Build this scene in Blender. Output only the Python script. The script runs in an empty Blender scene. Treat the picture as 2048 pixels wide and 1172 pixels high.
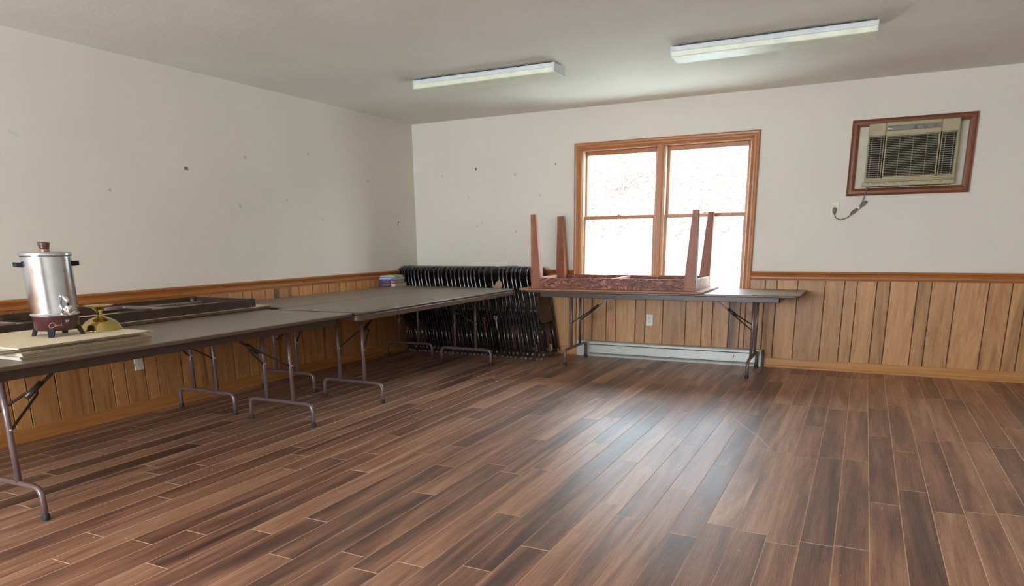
import bpy, math, random
from mathutils import Vector, Matrix, Euler
random.seed(7)
C = bpy.context.scene.collection
PI = math.pi

# ------------------------------------------------------------------ helpers
class MB:
    """collects shapes; build() links them as ONE mesh object"""
    def __init__(s):
        s.v = []; s.f = []; s.m = []; s.sm = []; s.att = []; s.a = 0.0
    def add(s, vs, fs, mi=0, smooth=False):
        o = len(s.v)
        s.v += [tuple(p) for p in vs]; s.att += [s.a] * len(vs)
        for f in fs:
            s.f.append(tuple(i + o for i in f)); s.m.append(mi); s.sm.append(smooth)
        return s
    def box(s, x0, x1, y0, y1, z0, z1, mi=0, bev=0.0):
        if bev > 0:
            return s.bbox(x0, x1, y0, y1, z0, z1, bev, mi)
        vs = [(x, y, z) for x in (x0, x1) for y in (y0, y1) for z in (z0, z1)]
        fs = [(0, 1, 3, 2), (4, 6, 7, 5), (0, 4, 5, 1), (2, 3, 7, 6), (0, 2, 6, 4), (1, 5, 7, 3)]
        return s.add(vs, fs, mi)
    def bbox(s, x0, x1, y0, y1, z0, z1, b, mi=0):
        b = min(b, (x1 - x0) * .49, (y1 - y0) * .49, (z1 - z0) * .49)
        X, Y, Z = (x0, x1), (y0, y1), (z0, z1)
        vs = []; idx = {}
        for i in (0, 1):
            for j in (0, 1):
                for k in (0, 1):
                    c = (X[i], Y[j], Z[k]); d = (b if i == 0 else -b, b if j == 0 else -b, b if k == 0 else -b)
                    for ax in range(3):
                        p = [c[q] + (d[q] if q != ax else 0) for q in range(3)]
                        idx[(i, j, k, ax)] = len(vs); vs.append(tuple(p))
        I = lambda i, j, k, a: idx[(i, j, k, a)]
        fs = []
        for i in (0, 1):
            q = [I(i, 0, 0, 0), I(i, 1, 0, 0), I(i, 1, 1, 0), I(i, 0, 1, 0)]
            fs.append(tuple(q if i else q[::-1]))
            q = [I(0, i, 0, 1), I(0, i, 1, 1), I(1, i, 1, 1), I(1, i, 0, 1)]
            fs.append(tuple(q if i else q[::-1]))
            q = [I(0, 0, i, 2), I(1, 0, i, 2), I(1, 1, i, 2), I(0, 1, i, 2)]
            fs.append(tuple(q if i else q[::-1]))
        for i in (0, 1):
            for j in (0, 1):
                fs.append((I(i, j, 0, 0), I(i, j, 0, 1), I(i, j, 1, 1), I(i, j, 1, 0)))
                fs.append((I(i, 0, j, 0), I(i, 0, j, 2), I(i, 1, j, 2), I(i, 1, j, 0)))
                fs.append((I(0, i, j, 1), I(0, i, j, 2), I(1, i, j, 2), I(1, i, j, 1)))
                for k in (0, 1):
                    fs.append((I(i, j, k, 0), I(i, j, k, 1), I(i, j, k, 2)))
        return s.add(vs, fs, mi)
    def tube(s, pts, r, n=10, mi=0, cap=True, closed=False):
        P = [Vector(p) for p in pts]
        R = r if isinstance(r, (list, tuple)) else [r] * len(P)
        vs = []; fs = []; N = len(P)
        T = []
        for i in range(N):
            if closed: t = (P[(i + 1) % N] - P[i - 1])
            elif i == 0: t = P[1] - P[0]
            elif i == N - 1: t = P[-1] - P[-2]
            else: t = (P[i + 1] - P[i]).normalized() + (P[i] - P[i - 1]).normalized()
            T.append(t.normalized())
        u = T[0].orthogonal().normalized()
        for i in range(N):
            if i > 0:
                q = T[i - 1].rotation_difference(T[i]); u = q @ u
            u = (u - T[i] * u.dot(T[i])).normalized()
            w = T[i].cross(u)
            for k in range(n):
                a = 2 * PI * k / n
                vs.append(P[i] + (u * math.cos(a) + w * math.sin(a)) * R[i])
        for i in range(N if closed else N - 1):
            for k in range(n):
                a = i * n + k; b = i * n + (k + 1) % n; j = (i + 1) % N
                fs.append((a, b, j * n + (k + 1) % n, j * n + k))
        if cap and not closed:
            fs.append(tuple(range(n))[::-1]); fs.append(tuple(range((N - 1) * n, N * n)))
        return s.add(vs, fs, mi, True)
    def lathe(s, prof, c=(0, 0), n=32, mi=0, smooth=True):
        """prof: (r, z) list around the vertical axis at c"""
        vs = []; fs = []
        for r, z in prof:
            for k in range(n):
                a = 2 * PI * k / n
                vs.append((c[0] + r * math.cos(a), c[1] + r * math.sin(a), z))
        for i in range(len(prof) - 1):
            for k in range(n):
                fs.append((i * n + k, i * n + (k + 1) % n, (i + 1) * n + (k + 1) % n, (i + 1) * n + k))
        if prof[0][0] > 1e-6: fs.append(tuple(range(n))[::-1])
        if prof[-1][0] > 1e-6: fs.append(tuple(range((len(prof) - 1) * n, len(prof) * n)))
        return s.add(vs, fs, mi, smooth)
    def extrude(s, prof, a, b, fn, mi=0):
        """prof: list of 2-D points; fn(u, v, t) -> xyz; swept from t=a to t=b"""
        n = len(prof)
        vs = [fn(u, v, a) for u, v in prof] + [fn(u, v, b) for u, v in prof]
        fs = [(i, (i + 1) % n, n + (i + 1) % n, n + i) for i in range(n)]
        fs += [tuple(range(n))[::-1], tuple(range(n, 2 * n))]
        return s.add(vs, fs, mi)
    def rbox(s, x0, x1, y0, y1, z0, z1, rad, edge=.004, n=6, mi=0, mi_side=None):
        """slab with rounded corners in plan and a softened rim"""
        rings = []
        def ring(off, z):
            out = []
            r = max(rad - off, .0005)
            for cx, cy, a0 in ((x1 - rad, y1 - rad, 0), (x0 + rad, y1 - rad, 90), (x0 + rad, y0 + rad, 180), (x1 - rad, y0 + rad, 270)):
                for k in range(n + 1):
                    a = math.radians(a0 + 90 * k / n)
                    out.append((cx + r * math.cos(a), cy + r * math.sin(a), z))
            return out
        e = edge
        lv = [(e, z0), (e * .3, z0 + e * .3), (0, z0 + e), (0, z1 - e), (e * .3, z1 - e * .3), (e, z1)]
        vs = []
        for o, z in lv: vs += ring(o, z)
        m = 4 * (n + 1); fs = []
        for i in range(len(lv) - 1):
            for k in range(m):
                fs.append((i * m + k, i * m + (k + 1) % m, (i + 1) * m + (k + 1) % m, (i + 1) * m + k))
        s.add(vs, fs, mi if mi_side is None else mi_side)
        s.add(ring(e, z0), [tuple(range(m))[::-1]], mi); s.add(ring(e, z1), [tuple(range(m))], mi)
        return s
    def xf(s, M):
        s.v = [tuple(M @ Vector(p)) for p in s.v]; return s
    def build(s, name, mats, parent=None, attr=False):
        me = bpy.data.meshes.new(name)
        me.from_pydata(s.v, [], s.f)
        for m in (mats if isinstance(mats, (list, tuple)) else [mats]): me.materials.append(m)
        me.polygons.foreach_set('material_index', s.m)
        me.polygons.foreach_set('use_smooth', s.sm)
        if attr:
            at = me.attributes.new('bid', 'FLOAT', 'POINT'); at.data.foreach_set('value', s.att)
        me.validate(); me.update()
        o = bpy.data.objects.new(name, me); C.objects.link(o)
        if parent is not None: o.parent = parent
        return o

def fillet(pts, r, n=6):
    P = [Vector(p) for p in pts]; out = [P[0]]
    for i in range(1, len(P) - 1):
        a, b, c = P[i - 1], P[i], P[i + 1]
        d1 = (a - b); d2 = (c - b)
        ang = d1.angle(d2); t = min(r / math.tan(ang / 2), d1.length * .49, d2.length * .49)
        p1 = b + d1.normalized() * t; p2 = b + d2.normalized() * t
        for k in range(n + 1):
            q = k / n
            out.append((1 - q) ** 2 * p1 + 2 * q * (1 - q) * b + q * q * p2)
    out.append(P[-1]); return out

def thing(name, label, cat, loc=(0, 0, 0), rz=0, group=None):
    o = bpy.data.objects.new(name, None); C.objects.link(o)
    o.location = loc; o.rotation_euler = (0, 0, rz); o.empty_display_size = .1
    return tag(o, label, cat, group)
def tag(o, label, cat, group=None):
    o['label'] = label; o['category'] = cat
    if group: o['group'] = group
    return o
def struct(o, label=None):
    o['kind'] = 'structure'
    if label: o['label'] = label
    return o
def copy_tree(o, parent=None):
    c = o.copy(); C.objects.link(c)
    if parent is not None: c.parent = parent
    for ch in list(o.children): copy_tree(ch, c)
    return c

# ------------------------------------------------------------------ materials
def nt(name):
    m = bpy.data.materials.new(name); m.use_nodes = True
    t = m.node_tree; t.nodes.clear()
    out = t.nodes.new('ShaderNodeOutputMaterial'); b = t.nodes.new('ShaderNodeBsdfPrincipled')
    t.links.new(b.outputs[0], out.inputs[0])
    return m, t, b
def N(t, typ, **kw):
    n = t.nodes.new(typ)
    for k, v in kw.items():
        if k.startswith('i_'):
            key = k[2:]
            n.inputs[int(key) if key.isdigit() else key.replace('_', ' ')].default_value = v
        else: setattr(n, k, v)
    return n
def L(t, a, b): t.links.new(a, b)
def ramp(t, fac, stops):
    r = t.nodes.new('ShaderNodeValToRGB'); e = r.color_ramp.elements
    e[0].position, e[0].color = stops[0][0], (*stops[0][1], 1)
    e[1].position, e[1].color = stops[-1][0], (*stops[-1][1], 1)
    for p, c in stops[1:-1]:
        q = e.new(p); q.color = (*c, 1)
    L(t, fac, r.inputs[0]); return r.outputs[0]
def mixc(t, fac, a, b, mode='MIX'):
    n = t.nodes.new('ShaderNodeMix'); n.data_type = 'RGBA'; n.blend_type = mode
    for v, i in ((fac, 0), (a, 6), (b, 7)):
        if hasattr(v, 'links'): L(t, v, n.inputs[i])
        elif isinstance(v, (int, float)): n.inputs[i].default_value = v
        else: n.inputs[i].default_value = (*v, 1)
    return n.outputs[2]
def math_(t, op, a, b=None, c=None):
    n = t.nodes.new('ShaderNodeMath'); n.operation = op
    for v, i in ((a, 0), (b, 1), (c, 2)):
        if v is None: continue
        if hasattr(v, 'links'): L(t, v, n.inputs[i])
        else: n.inputs[i].default_value = v
    return n.outputs[0]
def coords(t, scale=(1, 1, 1), off=None, kind='Object'):
    tc = t.nodes.new('ShaderNodeTexCoord'); mp = t.nodes.new('ShaderNodeMapping')
    mp.inputs['Scale'].default_value = scale
    L(t, tc.outputs[kind], mp.inputs['Vector'])
    if off is not None: L(t, off, mp.inputs['Location'])
    return mp.outputs[0]
def bump(t, b, h, strength=.2, dist=.01):
    n = t.nodes.new('ShaderNodeBump'); n.inputs['Strength'].default_value = strength; n.inputs['Distance'].default_value = dist
    L(t, h, n.inputs['Height']); L(t, n.outputs[0], b.inputs['Normal'])

def plain(name, col, rough=.5, metal=0.0, spec=.5, var=.06, vscale=12, bmp=0, bscale=80, coat=0):
    m, t, b = nt(name)
    n = N(t, 'ShaderNodeTexNoise', i_Scale=vscale, i_Detail=4.0)
    L(t, coords(t), n.inputs['Vector'])
    c0 = tuple(max(0, c * (1 - var * 1.6)) for c in col); c1 = tuple(min(1, c * (1 + var * 1.6)) for c in col)
    L(t, ramp(t, n.outputs[0], [(.25, c0), (.75, c1)]), b.inputs['Base Color'])
    b.inputs['Roughness'].default_value = rough; b.inputs['Metallic'].default_value = metal
    b.inputs['Specular IOR Level'].default_value = spec; b.inputs['Coat Weight'].default_value = coat
    if bmp:
        n2 = N(t, 'ShaderNodeTexNoise', i_Scale=bscale, i_Detail=3.0); L(t, coords(t), n2.inputs['Vector'])
        bump(t, b, n2.outputs[0], bmp, .004)
    return m

def wood(name, stops, axis='z', freq=9, stretch=.12, rough=.45, attr=False, tone=0.0, knots=0.0, distort=2.5, spec=.4, bmp=.05, lines=0.0):
    """streaked grain along an axis; attr: each board reads its own offset and tone"""
    m, t, b = nt(name)
    sc = [freq] * 3; sc['xyz'.index(axis)] = freq * stretch
    off = None
    if attr:
        a = N(t, 'ShaderNodeAttribute', attribute_name='bid')
        cb = t.nodes.new('ShaderNodeCombineXYZ')
        for i, k in enumerate((37.0, 71.0, 53.0)): L(t, math_(t, 'MULTIPLY', a.outputs['Fac'], k), cb.inputs[i])
        off = cb.outputs[0]
    v = coords(t, sc, off)
    n1 = N(t, 'ShaderNodeTexNoise', i_Scale=1.0, i_Detail=6.0, i_Roughness=.62, i_Distortion=distort)
    L(t, v, n1.inputs['Vector'])
    n2 = N(t, 'ShaderNodeTexNoise', i_Scale=7.0, i_Detail=4.0, i_Roughness=.6, i_Distortion=.6)
    L(t, v, n2.inputs['Vector'])
    f = math_(t, 'ADD', math_(t, 'MULTIPLY', n1.outputs[0], .72), math_(t, 'MULTIPLY', n2.outputs[0], .28))
    col = ramp(t, f, stops)
    if lines:
        w = N(t, 'ShaderNodeTexWave', i_Scale=1.6, i_Distortion=14.0, i_Detail=3.0)
        w.inputs['Detail Scale'].default_value = .9
        L(t, v, w.inputs['Vector'])
        k = ramp(t, w.outputs[1], [(.0, (0, 0, 0)), (.62, (0, 0, 0)), (.9, (1, 1, 1))])
        col = mixc(t, math_(t, 'MULTIPLY', k, lines), col, stops[-1][1])
    if knots:
        vn = N(t, 'ShaderNodeTexNoise', i_Scale=.55, i_Detail=5.0, i_Distortion=1.2); L(t, v, vn.inputs['Vector'])
        kf = ramp(t, vn.outputs[0], [(.0, (0, 0, 0)), (.60, (0, 0, 0)), (.70, (1, 1, 1))])
        col = mixc(t, math_(t, 'MULTIPLY', kf, knots), col, tuple(c * .28 for c in stops[0][1]))
    if attr and tone:
        r = N(t, 'ShaderNodeTexWhiteNoise', noise_dimensions='1D'); L(t, math_(t, 'MULTIPLY', a.outputs['Fac'], 913.7), r.inputs['W'])
        g = math_(t, 'ADD', math_(t, 'MULTIPLY', r.outputs[0], tone * 2), 1 - tone)
        cc = t.nodes.new('ShaderNodeCombineColor')
        for i in range(3): L(t, g, cc.inputs[i])
        col = mixc(t, 1.0, col, cc.outputs[0], 'MULTIPLY')
    L(t, col, b.inputs['Base Color'])
    b.inputs['Roughness'].default_value = rough; b.inputs['Specular IOR Level'].default_value = spec
    if bmp: bump(t, b, n2.outputs[0], bmp, .003)
    return m

def glass_mat():
    m, t, b = nt('window_glass'); t.nodes.remove(b)
    out = [n for n in t.nodes if n.type == 'OUTPUT_MATERIAL'][0]
    tr = N(t, 'ShaderNodeBsdfTransparent'); gl = N(t, 'ShaderNodeBsdfGlossy'); gl.inputs['Roughness'].default_value = .02
    tr.inputs[0].default_value = (.96, .98, .97, 1)
    fr = N(t, 'ShaderNodeFresnel', i_IOR=1.07); mx = t.nodes.new('ShaderNodeMixShader')
    L(t, fr.outputs[0], mx.inputs[0]); L(t, tr.outputs[0], mx.inputs[1]); L(t, gl.outputs[0], mx.inputs[2]); L(t, mx.outputs[0], out.inputs[0])
    return m

def floor_mat():
    m, t, b = nt('vinyl_plank')
    a = N(t, 'ShaderNodeAttribute', attribute_name='bid')
    cb = t.nodes.new('ShaderNodeCombineXYZ')
    for i, k in enumerate((31.0, 57.0, 13.0)): L(t, math_(t, 'MULTIPLY', a.outputs['Fac'], k), cb.inputs[i])
    v = coords(t, (13, .85, 1), cb.outputs[0])
    n1 = N(t, 'ShaderNodeTexNoise', i_Scale=.62, i_Detail=6.0, i_Roughness=.58, i_Distortion=1.3); L(t, v, n1.inputs['Vector'])
    n2 = N(t, 'ShaderNodeTexNoise', i_Scale=3.2, i_Detail=5.0, i_Roughness=.65, i_Distortion=.5); L(t, v, n2.inputs['Vector'])
    v3 = coords(t, (9, 1.0, 1), cb.outputs[0])
    w = N(t, 'ShaderNodeTexWave', i_Scale=3.2, i_Distortion=11.0, i_Detail=3.0); w.inputs['Detail Scale'].default_value = 1.3; L(t, v3, w.inputs['Vector'])
    f = math_(t, 'ADD', math_(t, 'MULTIPLY', n1.outputs[0], .66), math_(t, 'ADD', math_(t, 'MULTIPLY', n2.outputs[0], .29), math_(t, 'MULTIPLY', w.outputs[1], .05)))
    r = N(t, 'ShaderNodeTexWhiteNoise', noise_dimensions='1D'); L(t, math_(t, 'MULTIPLY', a.outputs['Fac'], 771.3), r.inputs['W'])
    f2 = math_(t, 'ADD', f, math_(t, 'MULTIPLY', math_(t, 'SUBTRACT', r.outputs[0], .5), FLOOR_TONE))
    col = ramp(t, f2, FLOOR_STOPS)
    # dusty traffic haze with a shape of its own
    d = N(t, 'ShaderNodeTexNoise', i_Scale=.9, i_Detail=5.0, i_Roughness=.7); L(t, coords(t), d.inputs['Vector'])
    df = ramp(t, d.outputs[0], [(.45, (0, 0, 0)), (.75, (1, 1, 1))])
    col = mixc(t, math_(t, 'MULTIPLY', df, .10), col, (.42, .36, .31))
    L(t, col, b.inputs['Base Color'])
    rr = math_(t, 'ADD', math_(t, 'MULTIPLY', n2.outputs[0], .06), math_(t, 'ADD', math_(t, 'MULTIPLY', df, .05), FLOOR_ROUGH))
    L(t, rr, b.inputs['Roughness']); b.inputs['Specular IOR Level'].default_value = FLOOR_SPEC
    h = math_(t, 'ADD', math_(t, 'MULTIPLY', n2.outputs[0], .6), math_(t, 'MULTIPLY', w.outputs[1], .5))
    bump(t, b, h, .03, .003)
    return m
FLOOR_TONE = .21; FLOOR_ROUGH = .38; FLOOR_SPEC = 1.0
FLOOR_STOPS = [(.31, (.062, .027, .020)), (.42, (.150, .064, .040)), (.51, (.270, .122, .072)), (.61, (.40, .205, .120)), (.76, (.60, .36, .225))]

def paint(name, col, bmp=.05, bscale=220, var=.02, rough=.75):
    m, t, b = nt(name)
    n = N(t, 'ShaderNodeTexNoise', i_Scale=1.7, i_Detail=5.0); L(t, coords(t), n.inputs['Vector'])
    c0 = tuple(c * (1 - var) for c in col); c1 = tuple(min(1, c * (1 + var)) for c in col)
    L(t, ramp(t, n.outputs[0], [(.3, c0), (.7, c1)]), b.inputs['Base Color'])
    b.inputs['Roughness'].default_value = rough; b.inputs['Specular IOR Level'].default_value = .25
    n2 = N(t, 'ShaderNodeTexNoise', i_Scale=bscale, i_Detail=3.0); L(t, coords(t), n2.inputs['Vector'])
    bump(t, b, n2.outputs[0], bmp, .004)
    return m

M = {}
M['wall'] = paint('cream_wall_paint', (.705, .662, .588))
M['ceil'] = paint('stippled_ceiling_paint', (.76, .75, .69), bmp=.35, bscale=45, var=.035, rough=.9)
M['floor'] = floor_mat()
M['seam'] = plain('plank_seam', (.62, .43, .30), .7, spec=.1)
PANEL = [(.22, (.20, .085, .030)), (.42, (.40, .200, .082)), (.58, (.50, .270, .118)), (.80, (.58, .345, .165))]
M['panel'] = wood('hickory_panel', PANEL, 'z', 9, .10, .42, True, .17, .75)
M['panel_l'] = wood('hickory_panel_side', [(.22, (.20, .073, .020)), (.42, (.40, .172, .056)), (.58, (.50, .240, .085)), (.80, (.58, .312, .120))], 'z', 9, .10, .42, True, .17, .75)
M['groove'] = plain('panel_groove', (.055, .022, .010), .7)
M['trimx'] = wood('honey_oak_trim_along', [(.25, (.23, .075, .018)), (.5, (.36, .130, .034)), (.8, (.46, .190, .058))], 'x', 26, .05, .35)
M['trimy'] = wood('honey_oak_trim_side', [(.25, (.23, .075, .018)), (.5, (.36, .130, .034)), (.8, (.46, .190, .058))], 'y', 26, .05, .35)
M['trimz'] = wood('honey_oak_trim_upright', [(.25, (.25, .085, .025)), (.5, (.39, .150, .048)), (.8, (.50, .215, .075))], 'z', 26, .05, .35)
M['winx'] = wood('oak_sash_rail', [(.25, (.25, .085, .025)), (.5, (.39, .150, .048)), (.8, (.50, .215, .075))], 'x', 26, .05, .35)
M['basex'] = wood('golden_base_along', [(.25, (.36, .152, .044)), (.5, (.49, .230, .074)), (.8, (.59, .305, .112))], 'x', 20, .05, .35)
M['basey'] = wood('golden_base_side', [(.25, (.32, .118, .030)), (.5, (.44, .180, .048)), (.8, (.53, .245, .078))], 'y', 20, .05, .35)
M['redx'] = wood('mahogany_trim_along', [(.25, (.115, .030, .012)), (.5, (.180, .054, .020)), (.8, (.25, .085, .034))], 'x', 26, .05, .35)
M['redz'] = wood('mahogany_trim_upright', [(.25, (.115, .030, .012)), (.5, (.180, .054, .020)), (.8, (.25, .085, .034))], 'z', 26, .05, .35)
M['liner'] = plain('cream_jamb_liner', (.72, .66, .52), .5)
M['glass'] = glass_mat()
M['tabletop'] = wood('brown_laminate', [(.25, (.185, .145, .108)), (.55, (.215, .170, .128)), (.8, (.25, .20, .152))], 'y', 14, .08, .36, spec=.7, bmp=.03)
M['tabletopx'] = wood('brown_laminate_back', [(.25, (.185, .145, .108)), (.55, (.215, .170, .128)), (.8, (.25, .20, .152))], 'x', 14, .08, .36, spec=.7, bmp=.03)
M['edge'] = plain('brown_vinyl_edge', (.098, .060, .040), .35)
M['steel'] = plain('brown_enamel_steel', (.165, .112, .106), .32, .25, .6, coat=.3)
M['steel_d'] = plain('dark_brown_steel', (.052, .033, .025), .35, .3)
M['bar_grey'] = plain('grey_steel_bar', (.30, .31, .33), .35, .5)
M['rubber'] = plain('black_rubber', (.012, .011, .011), .6)
M['bolt'] = plain('zinc_bolt', (.55, .55, .56), .3, .9)
M['chair_tube'] = plain('chair_brown_tube', (.085, .066, .070), .22, .6, .6, coat=.5)
M['vinyl'] = plain('black_vinyl', (.020, .017, .017), .38, bmp=.08, bscale=300)
M['fibre'] = plain('brown_fibreboard', (.155, .100, .058), .8, var=.12)
M['foot'] = plain('grey_glide', (.20, .17, .15), .5)
M['tan'] = plain('tan_scrap', (.36, .21, .115), .7)
FIR = [(.28, (.085, .022, .014)), (.48, (.165, .048, .028)), (.66, (.24, .085, .048)), (.85, (.36, .165, .095))]
def fir_ply():
    m, t, b = nt('red_stained_fir_ply')
    n = N(t, 'ShaderNodeTexNoise', i_Scale=1.0, i_Detail=2.5, i_Roughness=.5, i_Distortion=1.6); L(t, coords(t, (3.6, 20, 9.5)), n.inputs['Vector'])
    g = math_(t, 'SINE', math_(t, 'MULTIPLY', n.outputs[0], 62.0))
    n2 = N(t, 'ShaderNodeTexNoise', i_Scale=1.0, i_Detail=4.0); L(t, coords(t, (9, 40, 40)), n2.inputs['Vector'])
    k = math_(t, 'ADD', math_(t, 'MULTIPLY', g, .25), math_(t, 'ADD', .12, math_(t, 'MULTIPLY', n2.outputs[0], .75)))
    L(t, ramp(t, k, [(.30, (.105, .028, .020)), (.55, (.165, .050, .034)), (.70, (.26, .095, .058)), (.84, (.47, .22, .13))]), b.inputs['Base Color'])
    b.inputs['Roughness'].default_value = .5; b.inputs['Specular IOR Level'].default_value = .35
    return m
M['firx'] = fir_ply()
M['firz'] = wood('red_stained_leg', [(.25, (.165, .047, .024)), (.5, (.27, .092, .048)), (.8, (.37, .150, .082))], 'z', 18, .08, .45)
M['firy'] = wood('pale_fir_inside', [(.25, (.36, .17, .095)), (.5, (.47, .25, .15)), (.8, (.56, .33, .21))], 'y', 18, .1, .55)
M['firb'] = wood('red_brown_board', [(.25, (.20, .070, .034)), (.5, (.32, .130, .066)), (.8, (.44, .205, .115))], 'x', 18, .06, .5)
M['card'] = plain('kraft_cardboard', (.74, .60, .41), .85, var=.05, vscale=6)
M['flute'] = plain('shade_dark_flute', (.20, .145, .095), .9)  # kraft medium darkened in colour so the open flute ends look shaded
M['cardedge'] = plain('pale_cardboard_fold', (.68, .62, .52), .85)
M['particle'] = plain('tan_particle_board', (.85, .62, .38), .8)
M['alu'] = None
M['maroon'] = plain('maroon_enamel', (.048, .008, .012), .3, coat=.3)
M['black_p'] = plain('black_plastic', (.012, .010, .011), .5, spec=.2)
M['brown_p'] = plain('brown_plastic', (.075, .026, .026), .3, coat=.3)
M['copper'] = plain('copper_collar', (.62, .36, .26), .35, .8)
M['chrome'] = plain('chrome', (.82, .82, .84), .12, 1.0)
M['brass'] = plain('polished_brass', (.56, .43, .15), .14, 1.0, var=.05)
M['ac'] = plain('beige_plastic', (.37, .32, .19), .5)
M['ac_l'] = plain('beige_grille_bar', (.34, .30, .19), .5)
M['acpanel'] = plain('cream_filler_panel', (.56, .53, .42), .6)
M['acdark'] = plain('dark_grille_inside', (.014, .013, .010), .8)
M['acdark2'] = plain('brown_filter_foam', (.035, .026, .018), .9)
M['acctl'] = plain('grey_control_strip', (.17, .16, .13), .4)
M['acblue'] = plain('blue_dial_face', (.10, .17, .20), .4)
M['white_m'] = plain('white_print', (.75, .74, .70), .5)
M['cord'] = plain('grey_cord', (.15, .14, .135), .5)
M['ivory'] = plain('ivory_plate', (.70, .66, .50), .4)
M['ivory_w'] = plain('pale_plate', (.76, .75, .62), .4)
M['hole'] = plain('outlet_slot', (.03, .028, .025), .6)
M['heater'] = plain('grey_green_enamel', (.50, .51, .46), .35, .15, coat=.3)
M['heater_d'] = plain('heater_slot', (.05, .05, .05), .6)
M['heater_e'] = plain('shaded_end_brown', (.085, .040, .030), .5)  # shade on the heater's right end, put into the colour
M['lamp_b'] = plain('white_lamp_housing', (.63, .66, .68), .35)
M['lamp_l'] = plain('acrylic_lens', (.72, .76, .60), .4, bmp=.3, bscale=160)
M['spackle'] = plain('spackle_patch', (.50, .49, .45), .8)
M['chip'] = plain('brown_chip', (.22, .16, .12), .8)
M['hole_w'] = plain('nail_hole', (.10, .09, .08), .8)
M['tape'] = plain('pale_tape', (.60, .64, .64), .3)
M['crack'] = plain('ceiling_tape_seam', (.74, .72, .67), .8)
M['white'] = plain('crumb_white', (.7, .67, .6), .8)

def alu():
    m, t, b = nt('spun_aluminium')
    n = N(t, 'ShaderNodeTexNoise', i_Scale=26.0, i_Detail=6.0, i_Roughness=.7); L(t, coords(t), n.inputs['Vector'])
    L(t, ramp(t, n.outputs[0], [(.3, (.58, .63, .69)), (.7, (.72, .76, .81))]), b.inputs['Base Color'])
    b.inputs['Metallic'].default_value = 1.0
    L(t, math_(t, 'ADD', math_(t, 'MULTIPLY', n.outputs[0], .18), .08), b.inputs['Roughness'])
    return m
M['alu'] = alu()

# ------------------------------------------------------------------ camera
CAM = (1385.78, 0.46377, -0.23737, -0.013313, 4.61086, -6.83114, 1.19649, 813.545)
f_, yaw, pitch, roll, cx_, cy_, cz_, py_ = CAM
cam = bpy.data.cameras.new('camera'); co = bpy.data.objects.new('camera', cam); C.objects.link(co)
fw = Vector((-math.sin(yaw) * math.cos(pitch), math.cos(yaw) * math.cos(pitch), math.sin(pitch)))
rt = fw.cross(Vector((0, 0, 1))).normalized(); up = rt.cross(fw)
r2 = rt * math.cos(roll) + up * math.sin(roll); u2 = -rt * math.sin(roll) + up * math.cos(roll)
mw = Matrix((r2, u2, -fw)).transposed().to_4x4(); mw.translation = (cx_, cy_, cz_)
co.matrix_world = mw
cam.sensor_width = 36; cam.sensor_fit = 'HORIZONTAL'; cam.lens = f_ / 2048 * 36
cam.shift_y = (py_ - 586) / 2048; cam.clip_start = .05; cam.clip_end = 200
bpy.context.scene.camera = co

# ------------------------------------------------------------------ the room
RX, RY, H = 5.95, -10.4, 2.44           # right wall, wall behind the camera, ceiling
WX0, WX1, WZ0, WZ1 = 1.995, 3.633, .655, 2.047   # window opening in the back wall
AX0, AX1, AZ0, AZ1 = 4.478, 5.262, 1.570, 2.068  # sleeve opening of the air conditioner

def wall_with_holes(us, vs, holes, fn, t0, t1, mb):
    """boxes on a grid, leaving out the cells inside holes"""
    for i in range(len(us) - 1):
        for j in range(len(vs) - 1):
            u = (us[i] + us[i + 1]) / 2; v = (vs[j] + vs[j + 1]) / 2
            if any(a < u < b and c < v < d for a, b, c, d in holes): continue
            fn(mb, us[i], us[i + 1], vs[j], vs[j + 1], t0, t1)
fnxz = lambda mb, a, b, c, d, t0, t1: mb.box(a, b, t0, t1, c, d)
mb = MB()
wall_with_holes([-.15, WX0, WX1, AX0, AX1, RX + .15], [0, WZ0, AZ0, WZ1, AZ1, H],
                [(WX0, WX1, WZ0, WZ1), (AX0, AX1, AZ0, AZ1)], fnxz, 0, .14, mb)
wall_back = struct(mb.build('wall_back', M['wall']), 'cream painted back wall with the window')
mb = MB(); mb.box(-.15, 0, RY - .15, 0, 0, H); wall_left = struct(mb.build('wall_left', M['wall']), 'cream painted long left wall')
mb = MB(); mb.box(RX, RX + .15, RY - .15, 0, 0, H); struct(mb.build('wall_right', M['wall']))
REAR = [(.70, 2.10, .75, 2.12), (2.65, 3.60, .75, 2.12)]
mb = MB(); wall_with_holes([0, .70, 2.10, 2.65, 3.60, RX], [0, .75, 2.12, H], REAR, fnxz, RY - .15, RY, mb)
struct(mb.build('wall_front', M['wall']))
mb = MB(); mb.box(-.15, RX + .15, RY - .15, .14, H, H + .1); ceiling = struct(mb.build('ceiling', M['ceil']), 'stippled off-white ceiling')

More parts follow.
